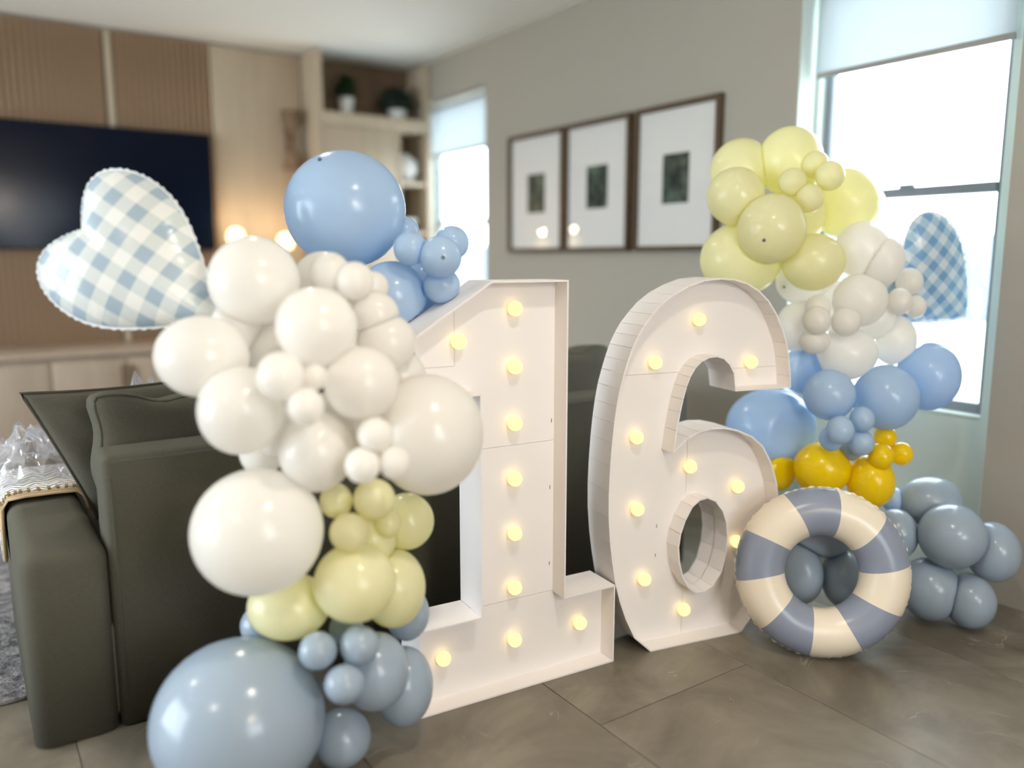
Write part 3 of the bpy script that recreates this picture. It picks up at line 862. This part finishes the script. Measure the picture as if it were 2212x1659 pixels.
def heart(label, notch, ax, bx, scale, thick, m, rim, tail_end):
    nx = ax.cross(bx).normalized()
    h = cr(HALF, 6)
    outl = [Vector((p.x, p.y)) for p in h] + [Vector((p.x, -p.y)) for p in h[-2:0:-1]]
    c = Vector((120, 0)); n = len(outl); T_ = 14
    W = lambda q, z: notch + ax * (q.x * scale) + bx * (q.y * scale) + nx * z
    o = empty('heart_balloon', W(c, 0)); tag(o, label, 'balloon', 'gingham heart balloons')
    for side, nm in ((1, 'front_foil'), (-1, 'back_foil')):
        v, uvs, f = [], [], []
        for k in range(T_ + 1):
            t = math.sin(math.pi / 2 * k / T_)
            for i, p in enumerate(outl):
                q = c + (p - c) * t
                puck = .0035 * math.sin(i * 1.9) * t ** 8 * (1 - t ** 30)
                z = side * (thick * max(0, 1 - t ** 2.2) ** .62 + puck + .0004)
                v.append(W(q, z)); uvs.append((q.x * scale, q.y * scale))
        for k in range(T_):
            for i in range(n):
                f.append((k * n + i, k * n + (i + 1) % n, (k + 1) * n + (i + 1) % n, (k + 1) * n + i))
        me = mesh(nm, v, f); ul = me.uv_layers.new(name='flat')
        for lp in me.loops: ul.data[lp.index].uv = uvs[lp.vertex_index]
        bm = bmesh.new(); bm.from_mesh(me)
        bmesh.ops.remove_doubles(bm, verts=bm.verts, dist=1e-5); bmesh.ops.recalc_face_normals(bm, faces=bm.faces); bm.to_mesh(me); bm.free()
        link(nm, me, m, o, smooth=True)
    v, f = [], []
    for i, p in enumerate(outl):
        d = (p - c).normalized(); w = 5 + 2.2 * math.sin(i * 2.6)
        v += [W(p - d * 2, .0011), W(p + d * w, .0011), W(p + d * w, -.0011), W(p - d * 2, -.0011)]
    for i in range(n):
        q = (i + 1) % n
        for j in range(4): f.append((i * 4 + j, i * 4 + (j + 1) % 4, q * 4 + (j + 1) % 4, q * 4 + j))
    mobj('seam_rim', v, f, rim, o)
    tube('tail', [W(Vector((355, 0)), 0), (W(Vector((372, 0)), 0) * .5 + Vector(tail_end) * .5), Vector(tail_end)], .006, rim, o, 8)
    return o


RT = Vector((math.cos(YAW), -math.sin(YAW), 0))
FWD = Vector((math.sin(YAW) * math.cos(PITCH), math.cos(YAW) * math.cos(PITCH), -math.sin(PITCH)))
CU = RT.cross(FWD)
RIMM = mat('clear_foil_edge', srgb(238, 242, 245), .2, .6)
GING = gingham('gingham_foil', srgb(238, 238, 234), srgb(214, 220, 218), srgb(166, 184, 198), .0735)
GING2 = gingham('blue_gingham_foil', srgb(214, 226, 236), srgb(170, 200, 224), srgb(120, 164, 208), .062)
ax = (RT * .83 - CU * .55); bx = (-RT * .55 - CU * .83)
heart('pale blue gingham foil heart in front of the television', Vector((.277, 2.300, 1.338)), ax, bx, 1.94 / 1750, .078, GING, RIMM, (.60, 2.048, 1.185))
# the second heart hangs turned away in front of the large window
ai, bi = (RT * .69 - CU * .72), (RT * .77 + CU * .64)
VD = (RT * .528 + FWD + CU * .148).normalized()
a3 = (ai * .86 + VD * .42).normalized(); b3 = (bi - a3 * bi.dot(a3)).normalized()
H2N = a3.cross(b3).normalized(); H2N = H2N if H2N.dot(FWD) > 0 else -H2N
heart('blue gingham foil heart in front of the large window', Vector((2.840, 1.654, 1.284)), a3, b3, .00112, .05, GING2, RIMM, (2.93, 1.80, 1.16))

# ================================================================== latex balloons
# colour, centre x y z, half width, half height, contact planes, label
B = [
    ('white',0.586,1.942,1.215,0.1054,0.1051,'f1','white balloon beside the gingham heart at the top of the left garland'),
    ('white',0.773,1.986,1.210,0.0746,0.0760,'f1','pale white balloon peeking out just below the huge light blue balloon'),
    ('white',0.740,1.853,1.235,0.0475,0.0482,'f1','mini white balloon on top of the left garland, left of two other mini balloons'),
    ('white',0.775,1.789,1.216,0.0436,0.0452,'f1','mini cream balloon in the middle of three at the left garland top'),
    ('white',0.843,1.837,1.199,0.0386,0.0389,'f1','mini cream balloon rightmost of three under the light blue balloon'),
    ('white',0.831,1.797,1.134,0.0554,0.0548,'f1','white balloon below the mini cream balloons and left of the blue balloon'),
    ('white',0.852,1.782,1.066,0.0697,0.0705,'f1','white balloon touching the slanted left tip of the number one'),
    ('white',0.655,1.730,1.118,0.0892,0.0883,'f1','large white balloon bulging foremost at the middle top of the left garland'),
    ('white',0.454,1.927,1.045,0.1053,0.0937,'f1','white balloon sticking out at the far left below the gingham heart'),
    ('white',0.505,1.821,0.931,0.0932,0.1004,'f1','white balloon hanging over the sofa pillow'),
    ('white',0.547,1.663,1.024,0.0490,0.0510,'f1','mini white balloon left of a tiny peach white balloon'),
    ('white',0.618,1.651,1.018,0.0272,0.0280,'f1','tiniest peach white balloon in the middle of the left garland'),
    ('white',0.586,1.625,0.961,0.0376,0.0408,'f1','mini white balloon lowest of the trio in the middle of the left garland'),
    ('white',0.739,1.685,0.989,0.0842,0.0834,'f1','white balloon right of the tiny peach balloon'),
    ('white',0.919,1.707,0.845,0.1344,0.1472,'f1','large white balloon covering the left stem edge of the number one'),
    ('white',0.652,1.751,0.830,0.0846,0.0934,'f1','white balloon in the lower middle of the left garland above pale yellow minis'),
    ('white',0.584,1.939,0.802,0.0545,0.0592,'f1','shaded white balloon mostly hidden above the biggest white balloon'),
    ('white',0.725,1.590,0.889,0.0375,0.0379,'f1','mini white balloon uppermost of three beside the large white balloon'),
    ('white',0.693,1.588,0.826,0.0382,0.0397,'f1','mini white balloon just above a pale yellow mini balloon'),
    ('white',0.755,1.558,0.829,0.0345,0.0368,'f1','mini white balloon resting against the large white balloon by the number one'),
    ('white',0.519,1.784,0.655,0.1465,0.1438,'f1','biggest white balloon in front of the green sofa back'),
    ('white',0.667,1.951,1.034,0.0972,0.1007,'f1','white balloon buried in the core between the upper white balloons and the minis'),
    ('white',0.552,1.982,1.107,0.0620,0.0654,'f1','white balloon buried behind the two white balloons next to the gingham heart'),
    ('white',0.776,1.875,1.029,0.0775,0.0792,'f1','white balloon buried behind the white balloon right of the tiny peach one'),
    ('white',0.619,1.914,0.860,0.0750,0.0779,'f1','white balloon buried between the two white balloons over the sofa back'),
    ('white',0.751,1.817,0.884,0.0829,0.0822,'f1','white balloon buried behind the mini whites left of the large white balloon'),
    ('white',0.903,1.827,0.972,0.0679,0.0685,'f1','white balloon buried between the large white balloon and the slanted tip'),
    ('paleyellow',0.768,1.698,0.710,0.0492,0.0484,'f1','mini pale yellow balloon right below the white minis of the left garland'),
    ('paleyellow',0.705,1.776,0.697,0.0388,0.0415,'f1','mini pale yellow balloon tucked behind the biggest white balloon'),
    ('paleyellow',0.698,1.685,0.646,0.0448,0.0450,'f1','mini pale yellow balloon lowest of the left garland minis'),
    ('paleyellow',0.823,1.743,0.629,0.0336,0.0357,'f1','tiny pale yellow balloon in front of the greenish yellow one'),
    ('paleyellow',0.904,1.805,0.601,0.0707,0.0727,'f1','greenish pale yellow balloon beside the dark gap left of the number one'),
    ('paleyellow',0.714,1.699,0.517,0.0959,0.0928,'f1','large pale yellow balloon in the front of the left garland'),
    ('paleyellow',0.800,1.798,0.576,0.0659,0.0658,'f1','pale yellow balloon buried in the core between the minis and the large one'),
    ('paleyellow',0.846,1.767,0.448,0.0796,0.0983,'f1','pale yellow balloon behind the large one, nearest the foot of the number one'),
    ('paleyellow',0.596,1.826,0.441,0.0978,0.0795,'f1','pale yellow balloon under the biggest white balloon'),
    ('dusty',0.464,1.820,0.192,0.1986,0.1895,'f1','giant dusty blue balloon on the floor in the foreground'),
    ('dusty',0.615,1.691,0.378,0.0434,0.0434,'f1','mini dusty blue balloon at the upper right edge of the giant balloon'),
    ('dusty',0.702,1.657,0.381,0.0454,0.0440,'f1','mini dusty blue balloon in the middle below the pale yellow balloons'),
    ('dusty',0.651,1.629,0.313,0.0453,0.0434,'f1','mini dusty blue balloon lowest of three right of the giant balloon'),
    ('dusty',0.731,1.804,0.356,0.0430,0.0398,'f1','greyish mini balloon tucked behind the dusty blue minis'),
    ('dusty',0.767,1.714,0.271,0.0803,0.0938,'f1','dusty blue balloon in the middle left of the number one foot'),
    ('dusty',0.870,1.772,0.172,0.0761,0.1012,'f1','dusty blue balloon leaning against the left foot of the number one'),
    ('dusty',0.701,1.784,0.081,0.0727,0.0723,'f1','dusty blue balloon on the floor right of the giant balloon'),
    ('dusty',0.911,1.825,0.341,0.0582,0.0706,'f1','shadowy dusty blue balloon above the left foot of the number one'),
    ('dusty',0.564,1.942,0.356,0.0535,0.0514,'f1','dark dusty blue balloon almost hidden against the sofa back'),
    ('blue',0.934,2.207,1.404,0.1699,0.1632,'','huge light blue balloon at the top of the left garland'),
    ('blue',1.004,2.064,1.163,0.0971,0.0976,'sl','light blue balloon below the huge blue one, touching the number one'),
    ('blue',1.011,1.961,1.293,0.0453,0.0450,'sl','mini light blue balloon nearest the huge blue balloon'),
    ('blue',1.070,1.905,1.271,0.0563,0.0558,'sl','mini light blue balloon with a visible tip in front of the far window'),
    ('blue',1.160,1.998,1.311,0.0479,0.0473,'sl','mini light blue balloon topmost right before the far window'),
    ('blue',1.101,1.955,1.194,0.0506,0.0491,'sl','mini light blue balloon sitting on the slanted top of the number one'),
    ('blue',1.144,2.084,1.126,0.0537,0.0537,'sl','light blue balloon half hidden behind the slanted top of the number one'),
    ('blue',1.119,2.118,1.214,0.0590,0.0615,'sl','deep shaded blue balloon in the gap between the light blue minis'),
    ('blue',1.134,2.230,1.345,0.0415,0.0466,'sl','light blue balloon sliver behind the huge blue balloon'),
    ('paleyellow',2.425,2.057,1.587,0.1114,0.1136,'','pale yellow balloon at the far upper left of the right garland'),
    ('paleyellow',2.523,1.920,1.612,0.1152,0.1223,'','pale yellow balloon topmost of the right garland'),
    ('paleyellow',2.287,1.959,1.482,0.0986,0.1012,'','pale yellow balloon in front of the picture frame edge'),
    ('paleyellow',2.674,1.790,1.465,0.1188,0.1254,'','pale yellow balloon furthest right, before the window frame'),
    ('paleyellow',2.314,1.821,1.367,0.1141,0.1177,'tip','pale yellow balloon in the very middle of the right yellow cluster'),
    ('paleyellow',2.347,1.975,1.264,0.1445,0.1319,'b6','large pale yellow balloon right above the top of the number six'),
    ('paleyellow',2.474,1.764,1.254,0.1072,0.0988,'b6','warm pale yellow balloon at the lower right of the yellow cluster'),
    ('paleyellow',2.387,1.801,1.524,0.0462,0.0474,'','mini pale yellow balloon leftmost of four'),
    ('paleyellow',2.493,1.790,1.586,0.0449,0.0479,'','mini pale yellow balloon topmost of four'),
    ('paleyellow',2.476,1.719,1.543,0.0481,0.0500,'','mini pale yellow balloon rightmost of four'),
    ('paleyellow',2.412,1.748,1.467,0.0470,0.0488,'','mini pale yellow balloon lowest of four'),
    ('paleyellow',2.529,1.881,1.425,0.1039,0.1078,'','pale yellow balloon buried in the core behind the four minis'),
    ('white',2.627,1.789,1.097,0.0941,0.0973,'b6','white balloon buried in the core between the cream minis'),
    ('white',2.727,1.675,1.049,0.0700,0.0765,'b6,h2','white balloon buried between the middle white balloon and the right one'),
    ('white',2.627,1.680,1.297,0.0920,0.0989,'h2','white balloon just right of the warm pale yellow balloon'),
    ('white',2.652,1.619,1.261,0.0728,0.0902,'b6,h2','white balloon before the window glass next to the blue gingham heart'),
    ('white',2.867,1.803,1.452,0.0476,0.0781,'','white balloon sliver behind the rightmost pale yellow balloon'),
    ('white',2.565,1.861,1.187,0.1018,0.0906,'b6','white balloon with a dark tip behind the yellow balloons and the number six'),
    ('white',2.596,1.656,1.124,0.0918,0.0930,'b6,h2','white balloon in the middle of the right garland'),
    ('white',2.523,1.834,1.021,0.0886,0.0955,'b6','white balloon left of the mini balloons, behind the number six'),
    ('white',2.474,1.735,1.098,0.0422,0.0449,'b6','mini cream balloon topmost of the right garland white minis'),
    ('white',2.431,1.707,1.057,0.0461,0.0491,'b6','mini cream balloon in front, left of the pair beside the number six'),
    ('white',2.514,1.649,1.052,0.0485,0.0507,'b6','mini cream balloon right of the pair beside the number six'),
    ('white',2.454,1.726,0.981,0.0528,0.0451,'b6','mini cream balloon lowest beside the arm end of the number six'),
    ('white',2.595,1.694,0.931,0.1080,0.0937,'b6','white balloon lowest of the right garland, on top of the blue balloons'),
    ('white',2.795,1.639,0.975,0.0775,0.0923,'b6,h2','white balloon between the mini balloons and the right blue balloon'),
    ('white',2.783,1.589,1.186,0.0455,0.0486,'b6,h2','mini white balloon overlapping the left edge of the blue gingham heart'),
    ('white',2.710,1.577,1.119,0.0422,0.0481,'b6,h2','mini cream balloon below the mini at the gingham heart'),
    ('white',2.793,1.566,1.099,0.0351,0.0407,'b6,h2','mini white balloon rightmost, under the blue gingham heart'),
    ('blue',2.868,1.541,0.848,0.1069,0.1235,'b6','blue balloon furthest right in front of the window glass'),
    ('blue',2.660,1.573,0.786,0.1091,0.1152,'b6','large blue balloon above the yellow minis'),
    ('blue',2.462,1.662,0.801,0.0864,0.0880,'b6','round blue balloon in the middle of the blue cluster'),
    ('blue',2.518,1.808,0.865,0.0790,0.0873,'b6','blue balloon behind the arm end of the number six'),
    ('blue',2.472,1.907,0.643,0.1633,0.1452,'b6','largest blue balloon seen through the opening of the number six'),
    ('blue',2.394,1.567,0.702,0.0443,0.0478,'b6','mini blue balloon foremost in the blue cluster'),
    ('blue',2.494,1.553,0.729,0.0402,0.0438,'b6','mini blue balloon touching the large blue balloon'),
    ('blue',2.438,1.627,0.655,0.0399,0.0428,'b6','mini blue balloon tucked behind the foremost blue mini'),
    ('blue',2.502,1.556,0.647,0.0420,0.0440,'b6','mini blue balloon lowest above the golden yellow balloons'),
    ('dusty',2.543,1.619,0.607,0.0389,0.0421,'b6','mini grey balloon under the blue minis'),
    ('golden',2.488,1.691,0.529,0.0999,0.0933,'b6','golden yellow balloon behind the top of the swim ring'),
    ('golden',2.420,1.805,0.497,0.0637,0.0635,'b6','golden yellow balloon hidden between the number six and the swim ring'),
    ('golden',2.591,1.565,0.494,0.0786,0.0935,'b6','golden yellow balloon at the upper right of the swim ring'),
    ('golden',2.665,1.567,0.644,0.0371,0.0408,'b6','mini golden balloon uppermost under the large blue balloon'),
    ('golden',2.573,1.523,0.595,0.0419,0.0459,'b6','mini golden balloon foremost of three'),
    ('golden',2.689,1.516,0.590,0.0366,0.0404,'b6','mini golden balloon furthest right against the wall'),
    ('dusty',2.835,1.478,0.400,0.1097,0.0908,'b6','dusty blue balloon topmost of the pile by the wall'),
    ('dusty',2.731,1.341,0.332,0.1067,0.1101,'b6','dusty blue balloon foremost in the pile by the wall'),
    ('dusty',2.860,1.265,0.272,0.0847,0.1027,'b6','dusty blue balloon furthest right by the wall'),
    ('dusty',2.668,1.502,0.306,0.0709,0.0884,'b6','dusty blue balloon touching the right side of the swim ring'),
    ('dusty',2.729,1.401,0.122,0.0995,0.1101,'b6','dusty blue balloon on the floor right of the swim ring'),
    ('dusty',2.790,1.294,0.103,0.0819,0.0955,'b6','dusty blue balloon on the floor nearest the wall'),
    ('blue',2.754,1.570,0.398,0.0397,0.0467,'b6','small light blue balloon between the golden and dusty blue balloons'),
    ('dusty',2.434,1.637,0.310,0.1061,0.0798,'b6','dark dusty balloon at the top seen through the swim ring'),
    ('dusty',2.352,1.656,0.181,0.0731,0.1071,'b6','dark dusty balloon at the left seen through the swim ring'),
    ('dusty',2.471,1.572,0.161,0.0689,0.1006,'b6','dark dusty balloon at the right seen through the swim ring'),
]
TIPS = {
    'mini light blue balloon with a visible tip in front of the far window': (1.049, 1.852, 1.270),
    'pale yellow balloon in the very middle of the right yellow cluster': (2.214, 1.771, 1.325),
    'huge light blue balloon at the top of the left garland': (.840, 2.152, 1.533),
    'white balloon with a dark tip behind the yellow balloons and the number six': (2.470, 1.876, 1.165),
}
R3 = np.array([RT[:], CU[:], FWD[:]])            # rows: balloon axes
cen = np.array([b[1:4] for b in B]); rad = np.array([[b[4], b[5], (b[4] + b[5]) / 2] for b in B])
rel = lambda i, u: 1 / math.sqrt((((R3 @ u) / rad[i]) ** 2).sum())
GRP = {'white': 'white latex balloons', 'paleyellow': 'pale yellow latex balloons', 'golden': 'golden yellow latex balloons',
       'blue': 'light blue latex balloons', 'dusty': 'dusty blue latex balloons'}
us, vs = 44, 26
sph = []
for i in range(1, vs):
    for k in range(us):
        t, a = math.pi * i / vs, 2 * math.pi * k / us
        sph.append((math.sin(t) * math.cos(a), math.sin(t) * math.sin(a), math.cos(t)))
sph = np.array([(0, 0, 1)] + sph + [(0, 0, -1)])
bf = []
for k in range(us):
    bf.append((0, 1 + k, 1 + (k + 1) % us)); q = 1 + (vs - 2) * us
    bf.append((len(sph) - 1, q + (k + 1) % us, q + k))
for i in range(vs - 2):
    for k in range(us):
        a = 1 + i * us + k; b = 1 + i * us + (k + 1) % us
        bf.append((a, a + us, b + us, b))
slope = Vector((-(1.207 - 1.068), .228 - .003)).normalized()
PL = {'f1': [(np.array(N1(0, -.002, 0)), np.array(DD))], 'b6': [(np.array(N6(0, DEPTH + .002, 0)), -np.array(SDD))],
      'sl': [(np.array(N1(.003, 0, 1.068)) + np.array((0, 0, .003)), -np.array(ND * slope.x + Vector((0, 0, slope.y))))], '': [], }
PL['h2'] = [(np.array(Vector((2.840, 1.654, 1.284)) + a3 * .13 - H2N * .064), np.array(H2N))]
FLOORP = (np.array((0, 0, .001)), np.array((0, 0, -1.0)))
WALLP = (np.array((X0 - .004, 0, 0)), np.array((1.0, 0, 0)))
SOFAP = (np.array((0, 2.274, 0)), np.array((0, 1.0, 0)))
NL = 55
left_c = cen[:NL].mean(0); right_c = cen[NL:].mean(0)
for i, (key, x, y, z, ra, rb, clips, label) in enumerate(B):
    c = cen[i]
    kd = R3[2] * .9 + (np.array([left_c[0], left_c[1], z - .05]) if i < NL else np.array([right_c[0], right_c[1], z - .05])) - c
    kd = kd / np.linalg.norm(kd)
    loc_ = sph * rad[i]
    wv = loc_ @ R3                                   # world offsets
    # gentle pear shape towards the knot
    t = (wv @ kd) / np.linalg.norm(wv, axis=1)
    wv = wv + np.outer(np.clip(t, 0, 1) ** 6 * .05 * rad[i].mean(), kd)
    for j in range(len(B)):
        if j == i: continue
        d = cen[j] - c; L_ = np.linalg.norm(d); u = d / L_
        ri, rj = rel(i, u), rel(j, -u)
        if ri + rj <= L_ : continue
        ti = L_ / 2 + (ri * ri - rj * rj) / (2 * L_)
        ti = min(max(ti, .25 * ri, L_ - .995 * rj), ri * 1.0) - .0006
        h = wv @ u; k = h > ti
        wv[k] *= (ti / h[k])[:, None]
    pl = [FLOORP, WALLP] if i >= NL else [FLOORP]
    if i < NL and z - rb < .77: pl = pl + [SOFAP]
    for ck in clips.split(','): pl = pl + PL.get(ck, [])
    for p0, nn in pl:
        dist = (p0 - c) @ nn
        h = wv @ nn
        if dist > 0:
            k = h > dist; wv[k] *= (dist / h[k])[:, None]
    me = mesh('balloon', wv, bf)
    o = link('balloon', me, BAL[key], None, loc=tuple(c), smooth=True)
    tag(o, label, 'balloon', GRP[key])
    # knot at the tied end, pointing into whatever free space there is behind
    ko = .010 if ra < .07 else .015
    best = None
    for n_ in np.argsort(-(sph @ R3 @ kd))[::3]:
        e = wv[n_]; dn = e / np.linalg.norm(e); q = c + e + dn * ko
        clear = min((((R3 @ (q - cen[j])) / rad[j]) ** 2).sum() for j in range(len(B)) if j != i)
        if best is None or clear > best[0]: best = (clear, e, dn)
        if clear > 1.12 and dn @ R3[2] > -.1: best = (clear, e, dn); break
    e, kdv = Vector(best[1] + c), Vector(best[2])
    tube('knot', [e - kdv * ko * .3, e, e + kdv * ko * .3, e + kdv * ko * .7],
         [ko * .5, ko * .35, ko * .3, ko * .55], BAL[key], o, 8)
    if label in TIPS:
        p = Vector(TIPS[label]); nn = (p - Vector(c)).normalized()
        tube('tip', [p - nn * .004, p + nn * .0015, p + nn * .003], [.006, .0045, .002], TIPM, o, 8)
